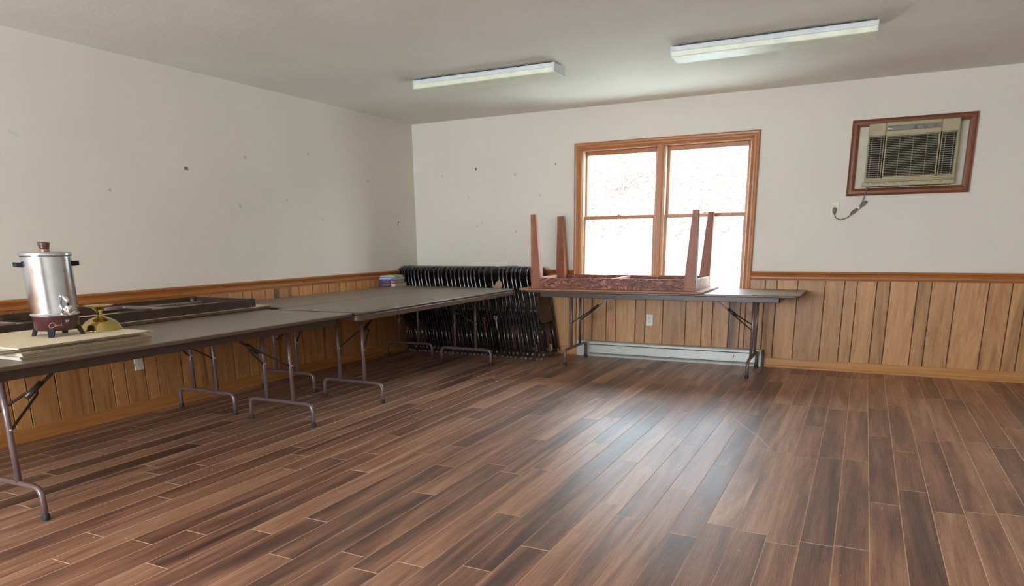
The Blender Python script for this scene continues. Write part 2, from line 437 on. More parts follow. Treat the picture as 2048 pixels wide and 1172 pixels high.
# floor: planks run away along the left wall
mb = MB()
mb.box(0, RX, RY, 0, -.05, -.0016, 1)
W = .125; x = 4.736 - W * 38; col = 0; rnd = random.Random(11)
while x < RX:
    y = RY - rnd.uniform(0, 1.1)
    x0, x1 = max(x, 0), min(x + W, RX)
    while y < 0 and x1 > x0 + .003:
        ln = 1.22 if rnd.random() < .85 else rnd.uniform(.45, 1.0)
        y0, y1 = max(y, RY), min(y + ln, 0)
        if y1 > y0 + .01:
            mb.a = rnd.random()
            g = .0018
            mb.add([(x0 + g, y0 + g, 0), (x1 - g, y0 + g, 0), (x1 - g, y1 - g, 0), (x0 + g, y1 - g, 0),
                    (x0 + g * .2, y0 + g * .2, -.0016), (x1 - g * .2, y0 + g * .2, -.0016), (x1 - g * .2, y1 - g * .2, -.0016), (x0 + g * .2, y1 - g * .2, -.0016)],
                   [(0, 1, 2, 3)], 0)
            o = len(mb.v) - 8
            for q in ((4, 5, 1, 0), (5, 6, 2, 1), (6, 7, 3, 2), (7, 4, 0, 3)):
                mb.f.append(tuple(o + i for i in q)); mb.m.append(1); mb.sm.append(False)
        y += ln
    x += W
floor = struct(mb.build('floor', [M['floor'], M['seam']], attr=True), 'brown wood-look plank floor')

# wainscot: random-width grooved boards
STEP = [.101, .177, .226, .157, .099, .153, .102, .205]      # one 1.22 m sheet, from 2.602
def groove_positions(start, a, b):
    xs = []; p = start; 
    while p > a: p -= 1.22
    k = 0
    while p < b:
        if p > a: xs.append(p)
        p += STEP[k % 8]; k += 1
    return xs
def wainscot(name, edges, fn, mat, parent, z0=.07, z1=.815, zcap=lambda a, b, z: z):
    mb = MB(); g = .0032
    for a, b in zip(edges[:-1], edges[1:]): fn(mb, a, b, 0, .003, z0, zcap(a, b, z1), 1, 0)
    r = random.Random(5)
    for a, b in zip(edges[:-1], edges[1:]):
        mb.a = r.random()
        fn(mb, a + g, b - g, .002, .010, z0, zcap(a, b, z1), 0, .002)
    o = mb.build(name, [mat, M['groove']], parent, attr=True); return o
fb = lambda mb, a, b, d0, d1, z0, z1, mi, bv: mb.box(a, b, -d1, -d0, z0, z1, mi, bv)
fl = lambda mb, a, b, d0, d1, z0, z1, mi, bv: mb.box(d0, d1, a, b, z0, z1, mi, bv)
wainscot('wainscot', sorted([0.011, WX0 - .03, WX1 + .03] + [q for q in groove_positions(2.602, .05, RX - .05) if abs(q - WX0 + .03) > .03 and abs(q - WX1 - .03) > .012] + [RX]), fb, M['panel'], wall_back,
         zcap=lambda a, b, z: WZ0 - .034 if a > WX0 - .04 and b < WX1 + .04 else z)
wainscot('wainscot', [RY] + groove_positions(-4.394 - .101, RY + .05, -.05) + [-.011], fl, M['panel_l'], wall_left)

RAIL = [(0, .800), (.013, .800), (.015, .812), (.019, .818), (.019, .832), (.016, .838), (.020, .850), (.028, .860), (.033, .866), (.034, .873), (.031, .879), (0, .879)]
BASE = [(0, 0), (.026, 0), (.026, .012), (.021, .020), (.014, .022), (.014, .080), (.010, .086), (0, .086)]
exb = lambda u, v, t: (t, -u, v)
exl = lambda u, v, t: (u, t, v)
mb = MB(); mb.extrude(RAIL, .034, 1.935, exb); struct(mb.build('trim_1', M['trimx']), 'chair rail on the back wall left of the window')
mb = MB(); mb.extrude(RAIL, 3.693, RX, exb); struct(mb.build('trim_2', M['trimx']), 'chair rail on the back wall right of the window')
mb = MB(); mb.extrude(RAIL, RY, 0, exl); struct(mb.build('trim_3', M['trimy']), 'chair rail along the left wall')
mb = MB(); mb.extrude(BASE, .027, 1.99, exb); struct(mb.build('baseboard_back', M['basex']))
mb = MB(); mb.extrude(BASE, 3.858, RX, exb); struct(mb.build('baseboard_back', M['basex']))
mb = MB(); mb.extrude(BASE, RY, 0, exl); struct(mb.build('baseboard_left', M['basey']))

def mitred(mb, prof, x0, x1, z0, z1, mis, bottom=True, zfoot=0):
    """picture-frame casing on the back wall; prof: (depth, distance outwards from the opening)"""
    n = len(prof)
    def ring(sx, sz, zz=None):
        return [((x1 + v if sx else x0 - v), -u, (zz if zz is not None else (z1 + v if sz else z0 - v))) for u, v in prof]
    cs = [ring(0, 0, None if bottom else zfoot), ring(0, 1), ring(1, 1), ring(1, 0, None if bottom else zfoot)]
    segs = [(0, 1, mis[1]), (1, 2, mis[0]), (2, 3, mis[3])] + ([(3, 0, mis[2])] if bottom else [])
    for a, b, mi in segs:
        mb.add(cs[a] + cs[b], [(i, (i + 1) % n, n + (i + 1) % n, n + i) for i in range(n)] + [tuple(range(n))[::-1], tuple(range(n, 2 * n))], mi)

# ------------------------------------------------------------------ window in the back wall
win = bpy.data.objects.new('window_1', None); C.objects.link(win); win.location = (2.8, 0, .7); struct(win, 'wide double window of two sashes in honey oak casing')
def wpart(name, mb, mat, parent=win):
    mb.xf(Matrix.Translation((-2.8, 0, -.7))) if parent is win or parent.parent is win else None
    return mb.build(name, mat, parent)
CAS = [(0, 0), (.010, 0), (.014, .008), (.012, .014), (.016, .020), (.016, .034), (.020, .042), (.022, .056), (.018, .066), (0, .066)]  # (depth, across) from the opening outwards
zt = WZ1
mb = MB(); mitred(mb, CAS, WX0 + .006, WX1 - .006, WZ0 + .036, zt - .004, (0, 1, 0, 1), bottom=False, zfoot=WZ0 - .034)
wpart('casing', mb, [M['winx'], M['trimz']])
mb = MB(); mb.box(WX0 - .05, WX1 + .05, -.020, .0, WZ0 - .035, WZ0 - .002, 0, .004); wpart('apron', mb, M['winx'])
mb = MB(); mb.box(WX0 - .02, WX1 + .02, -.030, .14, WZ0 - .004, WZ0 + .016, 0, .005); wpart('stool', mb, M['winx'])
mb = MB(); MX0, MX1 = 2.768, 2.836
mb.box(MX0, MX1, -.004, .14, WZ0 + .012, zt, 0, .003); mb.box(MX0 + .012, MX1 - .012, -.010, 0, WZ0 + .012, zt, 0, .003); wpart('mullion', mb, M['trimz'])
mb = MB(); mb.box(WX0 - .001, WX0 + .012, 0.0, .14, WZ0, zt); mb.box(WX1 - .012, WX1 + .001, 0.0, .14, WZ0, zt); mb.box(WX0, WX1, 0.0, .14, zt - .012, zt + .002)
wpart('jamb', mb, M['trimz'])
mb = MB()
for a in (WX0 + .012, MX0 - .010, MX1, WX1 - .022): mb.box(a, a + .010, .03, .13, WZ0 + .012, zt - .012)
wpart('jamb_liner', mb, M['liner'])
def sash(name, gx0, gx1, gz0, gz1, y, st, top, bot):
    mb = MB()
    mb.box(gx0 - st, gx0, y - .017, y + .017, gz0 - bot, gz1 + top, 0, .004)
    mb.box(gx1, gx1 + st, y - .017, y + .017, gz0 - bot, gz1 + top, 0, .004)
    s = wpart(name, mb, M['trimz'])
    mb = MB(); mb.box(gx0, gx1, y - .016, y + .016, gz1, gz1 + top, 0, .003); mb.box(gx0, gx1, y - .016, y + .016, gz0 - bot, gz0, 0, .003)
    mb.xf(Matrix.Translation((-2.8, 0, -.7))); mb.build('sash_rail', M['winx'], s)
    mb = MB(); mb.box(gx0 - .004, gx1 + .004, y - .003, y + .003, gz0 - .004, gz1 + .004); mb.xf(Matrix.Translation((-2.8, 0, -.7)))
    g = mb.build('pane', M['glass'], s)
    return s
for gx0, gx1 in ((2.032, 2.733), (2.870, 3.583)):
    sash('upper_sash', gx0, gx1, 1.412, 1.995, .105, .034, .040, .030)
    sash('lower_sash', gx0, gx1, .716, 1.378, .066, .036, .030, .044)
    mb = MB(); xm = (gx0 + gx1) / 2
    mb.box(xm - .028, xm + .028, .050, .085, 1.408, 1.414, 0, .002); mb.lathe([(.0, 1.414), (.014, 1.414), (.014, 1.422), (.006, 1.428), (0, 1.428)], (xm, .066), 12)
    wpart('sash_lock', mb, M['copper'])

# windows behind the camera: plain framed openings that let the daylight in
for k, (a, b, c, d) in enumerate(REAR):
    mb = MB()
    for u0, u1, v0, v1 in ((a, a + .05, c, d), (b - .05, b, c, d), (a, b, c, c + .05), (a, b, d - .05, d), ((a + b) / 2 - .03, (a + b) / 2 + .03, c, d)):
        mb.box(u0, u1, RY - .10, RY - .04, v0, v1, 0, .004)
    struct(mb.build('window_%d' % (k + 2), M['trimz']))

# ------------------------------------------------------------------ wall unit air conditioner
fr = [(.0, 0), (.010, 0), (.014, .010), (.018, .022), (.018, .040), (.013, .050), (.016, .058), (0, .058)]
mb = MB(); mitred(mb, fr, AX0 + .004, AX1 - .004, AZ0 + .004, AZ1 - .004, (0, 1, 0, 1))
struct(mb.build('trim_4', [M['redx'], M['redz']]), 'mahogany casing around the air conditioner')
ac = thing('air_conditioner', 'beige wall air conditioner in a reddish wood frame, high on the back wall', 'air conditioner', (4.87, 0, AZ0))
def acp(name, mb, mat, parent=ac):
    mb.xf(Matrix.Translation((-4.87, 0, -AZ0))); return mb.build(name, mat, parent)
B0, B1, Z0, Z1, D = 4.552, 5.192, 1.585, 2.073, .105
mb = MB(); mb.box(AX0 + .001, AX1 - .001, .004, .012, AZ0 + .001, AZ1 - .001); acp('filler_panel', mb, M['acpanel'])
mb = MB()
for px, pz in ((4.512, 2.035), (4.512, 1.62), (4.495, 1.585), (5.235, 2.03), (5.235, 1.60)):
    mb = MB(); mb.box(px - .004, px + .004, .0, .005, pz - .004, pz + .004, 0, .002); acp('screw', mb, M['bolt'])
mb = MB(); mb.box(B0 + .012, B1 - .012, -D + .03, .14, Z0 - .004, Z1 - .012, 0, .004); acp('body', mb, M['acdark'])
# front: top fascia, side rims, bottom rim
mb = MB(); zf = 1.978
mb.box(B0, 4.677, -D, -.012, zf, Z1, 0, .006); mb.box(5.066, B1, -D, -.012, zf, Z1, 0, .006)
mb.box(4.677, 5.066, -D, -.012, 2.047, Z1, 0, .003); mb.box(4.677, 5.066, -D, -.012, zf, 2.010, 0, .003)
mb.box(4.677, 5.066, -D + .012, -.012, 2.008, 2.049)
mb.box(B0, B0 + .006, -D, -.012, 1.640, zf, 0, .002); mb.box(B1 - .010, B1, -D, -.012, 1.640, zf, 0, .002)
mb.box(B0, B1, -D, -.012, 1.632, 1.646, 0, .003); mb.box(B0, B1, -D + .012, -.012, 1.618, 1.634, 0, .003)
fas = acp('front_fascia', mb, M['ac'])
mb = MB(); mb.box(4.681, 5.062, -D + .006, -D + .013, 2.012, 2.045, 0, .002); ctl = acp('control_strip', mb, M['acctl'], ac)
mb = MB(); mb.lathe([(.0, 0), (.013, 0), (.013, .003), (0, .003)], (0, 0), 16); mb.xf(Matrix.Translation((4.885, -D + .006, 2.028)) @ Matrix.Rotation(PI / 2, 4, 'X')); acp('dial', mb, M['acblue'], ctl)
for px in (4.955, 5.020):
    mb = MB(); mb.lathe([(.0, 0), (.012, 0), (.010, .010), (0, .010)], (0, 0), 16); mb.xf(Matrix.Translation((px, -D + .006, 2.028)) @ Matrix.Rotation(PI / 2, 4, 'X')); acp('dial', mb, M['acctl'], ctl)
mb = MB()
for i, (a, b) in enumerate(((.000, .006), (.008, .012), (.014, .018), (.020, .023), (.025, .029))): mb.box(4.692 + a, 4.692 + b, -D + .0052, -D + .0065, 2.024, 2.024 + (.010 if i == 0 else .006))
acp('brand_mark', mb, M['white_m'], ctl)
def grille(name, gx0, gx1, gz0, gz1, nbar, uprights, back, rim):
    mb = MB(); mb.box(gx0, gx1, -.070, -.066, gz0, gz1); g = acp(name, mb, back)
    mb = MB()
    mb.box(gx0, gx0 + rim, -D + .002, -.07, gz0, gz1, 0, .002); mb.box(gx1 - rim, gx1, -D + .002, -.07, gz0, gz1, 0, .002)
    mb.box(gx0, gx1, -D + .002, -.07, gz0, gz0 + rim, 0, .002); mb.box(gx0, gx1, -D + .002, -.07, gz1 - rim, gz1, 0, .002)
    acp('grille_rim', mb, M['ac'], g)
    mb = MB()
    for i in range(nbar):
        z = gz0 + rim + (gz1 - gz0 - 2 * rim) * (i + .5) / nbar
        mb.box(gx0 + rim, gx1 - rim, -D + .006, -D + .012, z - .0013, z + .0013)
    for q in uprights:
        xx = gx0 + (gx1 - gx0) * q; mb.box(xx - .0016, xx + .0016, -D + .005, -D + .011, gz0, gz1)
    acp('grille_bars', mb, M['ac_l'], g)
    return g
grille('louver_grille', B0 + .006, 4.672, 1.646, zf, 19, (.22, .80), M['acdark'], .006)
grille('intake_grille', 4.680, 5.064, 1.646, zf, 24, (.27, .52, .77), M['acdark2'], .010)
grille('louver_grille', 5.072, B1 - .010, 1.646, zf, 19, (.25, .78), M['acdark'], .007)
mb = MB(); mb.box(B0 - .014, B1 + .008, -.085, -.012, 1.583, 1.618, 0, .004); low = acp('bottom_rail', mb, M['ac'])
mb = MB()
for a, b in ((.05, .16), (.19, .24), (.27, .36), (.40, .50), (.53, .57)): mb.box(B0 + a, B0 + b, -.0862, -.0848, 1.606, 1.609)
for q in (.03, .55): mb.box(B0 + q, B0 + q + .008, -.087, -.084, 1.600, 1.612)
acp('rail_marks', mb, M['acctl'], low)
# cord, with its bundled loops and plug
crd = MB()
path = [(4.588, -.075, 1.612), (4.584, -.060, 1.575), (4.572, -.034, 1.530), (4.556, -.026, 1.470), (4.540, -.026, 1.430)]
crd.tube(fillet(path, .03), .0045, 8)
for sgn in (-1, 1):
    c0 = Vector((4.531, -.026, 1.418)); d = Vector((.74, 0, .67)).normalized(); nn = Vector((-.67, 0, .74)) * sgn
    for dd in (1, -1):
        for k in range(2):
            off = nn * (.006 + .003 * k)
            tip = c0 + d * dd * (.078 - .008 * k) 
            loop = [c0 + nn * .001, c0 + d * dd * .02 + off * .8, c0 + d * dd * .05 + off * 1.25, tip + off * .9 - d * dd * .006, tip + Vector((0, -.004 * k, 0))]
            crd.tube(fillet(loop, .02, 4), .0048, 8)
crd.tube(fillet([(4.487, -.024, 1.372), (4.45, -.022, 1.338), (4.40, -.022, 1.322), (4.36, -.024, 1.338), (4.345, -.027, 1.375)], .03), .0042, 8)
cord = acp('power_cord', crd, M['cord'])
mb = MB(); mb.tube([(4.524, -.026, 1.411), (4.538, -.026, 1.425)], .0135, 12); acp('cord_tie', mb, M['white_m'], cord)
mb = MB(); mb.tube([(4.345, -.030, 1.368), (4.345, -.032, 1.388), (4.345, -.030, 1.405), (4.345, -.028, 1.424)], [.008, .015, .018, .014], 12); acp('plug', mb, M['acctl'], cord)

# ------------------------------------------------------------------ outlets
def outlet(name, label, loc, rz, mat, group='wall outlets'):
    t = thing(name, label, 'outlet', loc, rz, group)
    mb = MB(); mb.box(-.035, .035, -.006, 0, -.0575, .0575, 0, .003); p = mb.build('cover_plate', mat, t)
    for s in (-1, 1):
        mb = MB(); mb.rbox(-.017, .017, -.014, .014, 0, .003, .012, .001); mb.xf(Matrix.Translation((0, -.005, .0195 * s)) @ Matrix.Rotation(PI / 2, 4, 'X'))
        r = mb.build('receptacle', mat, t)
        mb = MB(); z = .0195 * s
        mb.box(-.0075, -.0050, -.0088, -.0078, z - .001, z + .008); mb.box(.0045, .0070, -.0088, -.0078, z + .0005, z + .007); mb.box(-.0022, .0022, -.0088, -.0078, z - .009, z - .0045)
        mb.build('slots', M['hole'], r)
    mb = MB(); mb.lathe([(0, 0), (.003, 0), (.002, .0012), (0, .0012)], (0, 0), 10); mb.xf(Matrix.Translation((0, -.006, 0)) @ Matrix.Rotation(PI / 2, 4, 'X')); mb.build('screw', M['bolt'], t)
    return t
outlet('wall_outlet', 'ivory outlet with the grey plug of the air conditioner in it', (4.345, 0, 1.416), 0, M['ivory'])
outlet('wall_outlet', 'pale outlet on the panelling under the table by the window', (2.750, -.010, .392), 0, M['ivory_w'])
outlet('wall_outlet', 'pale outlet low on the left wall, half hidden behind the near table edge', (.010, -3.626, .372), PI / 2, M['ivory_w'])

# ------------------------------------------------------------------ baseboard heater
ht = thing('baseboard_heater', 'long grey-green electric baseboard heater under the window', 'heater', (2.95, 0, 0))
def hp(name, mb, mat, parent=ht):
    mb.xf(Matrix.Translation((-2.95, 0, 0))); return mb.build(name, mat, parent)
hx0, hx1 = 2.030, 3.835
mb = MB(); mb.extrude([(.011, .012), (.016, .012), (.016, .150), (.060, .150), (.066, .142), (.070, .130), (.073, .130), (.069, .146), (.062, .156), (.011, .160)], hx0, hx1, exb); hp('top_hood', mb, M['heater'])
mb = MB(); mb.extrude([(.058, .118), (.062, .122), (.070, .120), (.071, .040), (.064, .036), (.060, .040), (.067, .044), (.066, .114)], hx0 + .10, hx1 - .05, exb); hp('front_cover', mb, M['heater'])
mb = MB(); mb.extrude([(.011, .002), (.072, .002), (.074, .022), (.066, .026), (.064, .010), (.011, .010)], hx0 + .05, hx1 - .02, exb); hp('bottom_rail', mb, M['heater'])
mb = MB(); mb.box(hx0 + .05, hx1 - .03, -.052, -.018, .030, .140); hp('element_fins', mb, M['heater_d'])
mb = MB(); mb.box(hx0 - .03, hx0 + .11, -.076, -.0105, .000, .161, 0, .004); hp('end_cap', mb, M['heater'])
mb = MB(); mb.box(hx1 - .05, hx1 + .004, -.0765, -.0105, .000, .161, 0, .004); hp('end_cap', mb, M['heater'])
mb = MB(); mb.box(hx1 + .004, hx1 + .020, -.074, -.0105, 0, .158, 0, .002); o = hp('shaded_end', mb, M['heater_e']); o['label'] = 'end face with its shade painted brown'  # right end face, painted dark for the shade on that side
mb = MB(); mb.box(3.585, 3.592, -.0722, -.071, .070, .105); mb.xf(Matrix.Translation((3.588, 0, .088)) @ Matrix.Rotation(.35, 4, 'Y') @ Matrix.Translation((-3.588, 0, -.088))); hp('scratch', mb, M['heater_d'])

# ------------------------------------------------------------------ ceiling lamps
def lamp(x0, x1, y0, y1, label):
    zt, zb = 2.425, 2.360; xm, ym = (x0 + x1) / 2, (y0 + y1) / 2
    t = thing('ceiling_light', label, 'ceiling light', (xm, ym, H), 0, 'unlit fluorescent ceiling lights')
    def P(name, mb, mat):
        mb.xf(Matrix.Translation((-xm, -ym, -H))); return mb.build(name, mat, t)
    mb = MB(); mb.box(x0 + .05, x1 - .05, y0 + .045, y1 - .045, zt - .002, H - .0005); P('mounting_channel', mb, M['hole'])
    mb = MB(); mb.box(x0 + .006, x1 - .006, y0 + .004, y1 - .004, zt - .030, zt, 0, .003); P('housing', mb, M['lamp_b'])
    mb = MB(); prof = [(y0 + .004, zt - .030), (y0, zt - .034), (y0 + .003, zb + .004), (y0 + .008, zb), (y1 - .008, zb), (y1 - .003, zb + .004), (y1, zt - .034), (y1 - .004, zt - .030)]
    mb.extrude(prof, x0 + .008, x1 - .008, lambda u, v, q: (q, u, v)); P('lens', mb, M['lamp_l'])
    for a in (x0, x1 - .010):
        mb = MB(); mb.box(a, a + .010, y0 - .001, y1 + .001, zb - .001, zt + .001, 0, .002); P('end_cap', mb, M['lamp_b'])
lamp(1.285, 2.497, -1.862, -1.652, 'unlit fluorescent ceiling light nearer the left wall')
lamp(3.330, 4.563, -1.845, -1.637, 'unlit fluorescent ceiling light nearer the air conditioner')

# ------------------------------------------------------------------ folding tables
def leg_set(y, inward, xs=(-.28, .28), ups=(-.118, .118), ztop=.672, zb=.150):
    """one H-shaped leg frame in table space: returns (frame bm, feet list, brace bm)"""
    m = MB(); r = .0135
    m.tube(fillet([(xs[0], y, .012), (xs[0], y, zb), (xs[1], y, zb), (xs[1], y, .012)], .050, 8), r, 12)
    for u in ups: m.tube([(u, y, zb), (u, y, .40), (u, y, ztop)], r, 12)
    br = MB(); yc = y + inward * .185; zc = .520
    for u in ups:
        br.tube(fillet([(u, y + inward * .012, .400), (u * .86, y + inward * .05, .428), (u * .35, yc, zc), (0, yc + inward * .02, zc + .012)], .03, 3), .0065, 6)
    br.tube([(0, yc - inward * .03, zc - .016), (0, yc + inward * .05, zc + .042)], .014, 8)
    br.tube([(0, yc, zc), (0, y + inward * .385, .668)], .0085, 6, 1)
    bo = []
    for u in ups:
        bo.append(MB().tube([(u - .019, y, .400), (u + .019, y, .400)], .0055, 8))
    return m, [(xs[0], y), (xs[1], y)], br, bo
def table_parts(t, L2, W2, legs, zt=.720, inset_end=.15, inset_side=.022, topmat='tabletop', flush=False, barmat='steel_d'):
    mb = MB(); mb.rbox(-W2, W2, -L2, L2, zt - .021, zt, .045, .006, 6, 0, 1); mb.build('tabletop', [M[topmat], M['edge']], t)
    mb = MB(); a, b = W2 - inset_side, L2 - inset_end; h0 = zt - .062
    mb.box(a - .012, a, -b, b, h0, zt - .020, 0, .002); mb.box(-a, -a + .012, -b, b, h0, zt - .020, 0, .002)
    mb.box(-a, a, b - .012, b, h0, zt - .020, 0, .002); mb.box(-a, a, -b, -b + .012, h0, zt - .020, 0, .002)
    for s in (-1, 1): mb.box(-a + .012, a - .012, s * (b - .42) - .02, s * (b - .42) + .02, zt - .040, zt - .0205)
    if flush:
        mb = MB(); mb.rbox(-W2 + .004, W2 - .004, -L2 + .004, L2 - .004, zt - .060, zt - .0215, .042, .004)
    mb.build('apron', M['edge' if flush else 'steel_d'], t)
    for y, inward in legs:
        fr, feet, br, bo = leg_set(y, inward)
        l = fr.build('leg', M['steel'], t)
        br.build('brace', [M['steel_d'], M[barmat]], l)
        for q in bo: q.build('bolt', M['bolt'], l)
        for fx, fy in feet:
            m = MB(); m.lathe([(.0165, .0), (.0168, .004), (.0160, .026), (.0140, .030)], (fx, fy), 12); m.build('foot_cap', M['rubber'], l)
ZT = .720
GT = 'brown folding tables standing along the left wall'
t1 = thing('folding_table', 'brown folding table in front of the wall table, under the cardboard stack', 'folding table', (1.158, -4.285, 0), 0, GT)
table_parts(t1, 1.22, .381, ((-.883, 1), (.848, -1)))
t2 = thing('folding_table', 'brown folding table touching the left wall, under an upturned table', 'folding table', (.400, -4.262, 0), 0, GT)
table_parts(t2, 1.22, .375, ((-.870, 1), (.860, -1)))
t3 = thing('folding_table', 'bare brown folding table jutting out in front of the folded chairs', 'folding table', (1.166, -1.815, 0), 0, GT)
table_parts(t3, 1.225, .381, ((-.873, 1), (.862, -1)), flush=True)
t4 = thing('folding_table', 'brown folding table against the left wall, holding the stack of books', 'folding table', (.407, -1.712, 0), 0, GT)
table_parts(t4, 1.215, .3755, ((-.880, 1), (.890, -1)))
t5 = thing('folding_table', 'brown folding table below the window, carrying the upturned wooden table', 'folding table', (2.955, -.388, 0), PI / 2, 'brown folding tables standing by the back wall')
table_parts(t5, 1.225, .372, ((-.845, 1), (.845, -1)), barmat='bar_grey')

# upturned folding table on the wall-side table
t6 = thing('folding_table', 'upturned folding table lying on its top behind the coffee urn, legs folded flat', 'folding table', (.372, -4.185, ZT), .010)
mb = MB(); mb.rbox(-.352, .352, -1.20, 1.20, .001, .023, .04, .005, 6, 0, 1); mb.build('tabletop', [M['particle'], M['edge']], t6)
mb = MB(); a, b = .318, 1.06
for s in (-1, 1):
    mb.box(s * a - .007, s * a + .007, -b, b, .023, .080, 0, .002); mb.box(-a, a, s * b - .007, s * b + .007, .023, .080, 0, .002)
    mb.box(-a, a, s * (b - .62) - .028, s * (b - .62) + .028, .0235, .034, 0, .002)
mb.build('apron', M['steel_d'], t6)
for sx in (-1, 1):
    for sy in (-1, 1):
        mb = MB(); mb.tube([(sx * (a - .02), sy * (b - .02), .0235), (sx * (a - .02), sy * (b - .02), .084)], .026, 10); mb.build('corner_socket', M['steel_d'], t6)
for s in (-1, 1):
    mb = MB(); y0 = s * (b - .10)
    mb.tube(fillet([(-.28, y0 - s * .64, .056), (-.28, y0 - s * .50, .056), (.28, y0 - s * .50, .056), (.28, y0 - s * .64, .056)], .05, 6), .0130, 10)
    for u in (-.118, .118): mb.tube([(u, y0, .050), (u, y0 - s * .50, .056)], .0130, 10)
    l = mb.build('folded_leg', M['steel'], t6)
    mb = MB(); mb.tube([(.0, y0 - s * .30, .050), (.0, y0 - s * .72, .044)], .011, 8)
    for u in (-.118, .118): mb.tube([(u, y0 - s * .22, .058), (0, y0 - s * .40, .052)], .0065, 6)
    mb.build('brace', M['steel_d'], l)

# ------------------------------------------------------------------ upturned wooden table below the window
wt = thing('wooden_table', 'reddish wooden table turned upside down, its four legs pointing up', 'table', (2.56, -.41, .7205))
def wp(name, mb, mat, parent=wt):
    mb.xf(Matrix.Translation((-2.56, .41, -.7205))); return mb.build(name, mat, parent)
fx0, fx1, fy0, fy1, zb, zr = 1.790, 3.340, -.752, -.062, .7385, .838
mb = MB(); mb.box(1.690, 3.412, -.806, -.026, .7210, .7385, 0, .003); wp('tabletop', mb, M['firb'])
mb = MB(); mb.box(fx0 + .09, fx1 - .085, fy0 + .0015, fy0 + .022, zb, zr, 0, .002); wp('front_apron', mb, M['firx'])
mb = MB(); mb.box(fx0 + .09, fx1 - .085, fy1 - .022, fy1 - .0015, zb, zr, 0, .002); wp('rear_apron', mb, M['firx'])
mb = MB(); mb.box(fx0 + .004, fx0 + .026, fy0 + .08, fy1 - .08, zb, zr - .002, 0, .002); wp('side_apron', mb, M['firy'])
mb = MB(); mb.box(fx1 - .024, fx1 - .002, fy0 + .08, fy1 - .08, zb, zr, 0, .002); wp('side_apron', mb, M['firy'])
mb = MB(); mb.box(2.545, 2.567, fy0 + .022, fy1 - .022, zb, zr - .006, 0, .002); wp('crossbar', mb, M['firy'])
def taper(x, sx, y, sy):
    """leg with straight outer faces, tapering on its two inner faces"""
    lv = [(zb, .098, .080), (zr + .012, .096, .078), (1.416, .050, .046)]
    vs = []
    for z, wx, wy in lv:
        a, b = sorted((x, x + sx * wx)); c, d = sorted((y, y + sy * wy)); q = .003
        vs += [(a + q, c, z), (b - q, c, z), (b, c + q, z), (b, d - q, z), (b - q, d, z), (a + q, d, z), (a, d - q, z), (a, c + q, z)]
    fs = []
    for i in range(2):
        for k in range(8): fs.append((i * 8 + k, i * 8 + (k + 1) % 8, (i + 1) * 8 + (k + 1) % 8, (i + 1) * 8 + k))
    fs += [tuple(range(8))[::-1], tuple(range(16, 24))]
    m = MB(); m.add(vs, fs); return m
for x, sx in ((fx0, 1), (fx1, -1)):
    for y, sy in ((fy0, 1), (fy1, -1)): wp('leg', taper(x, sx, y, sy), M['firz'])

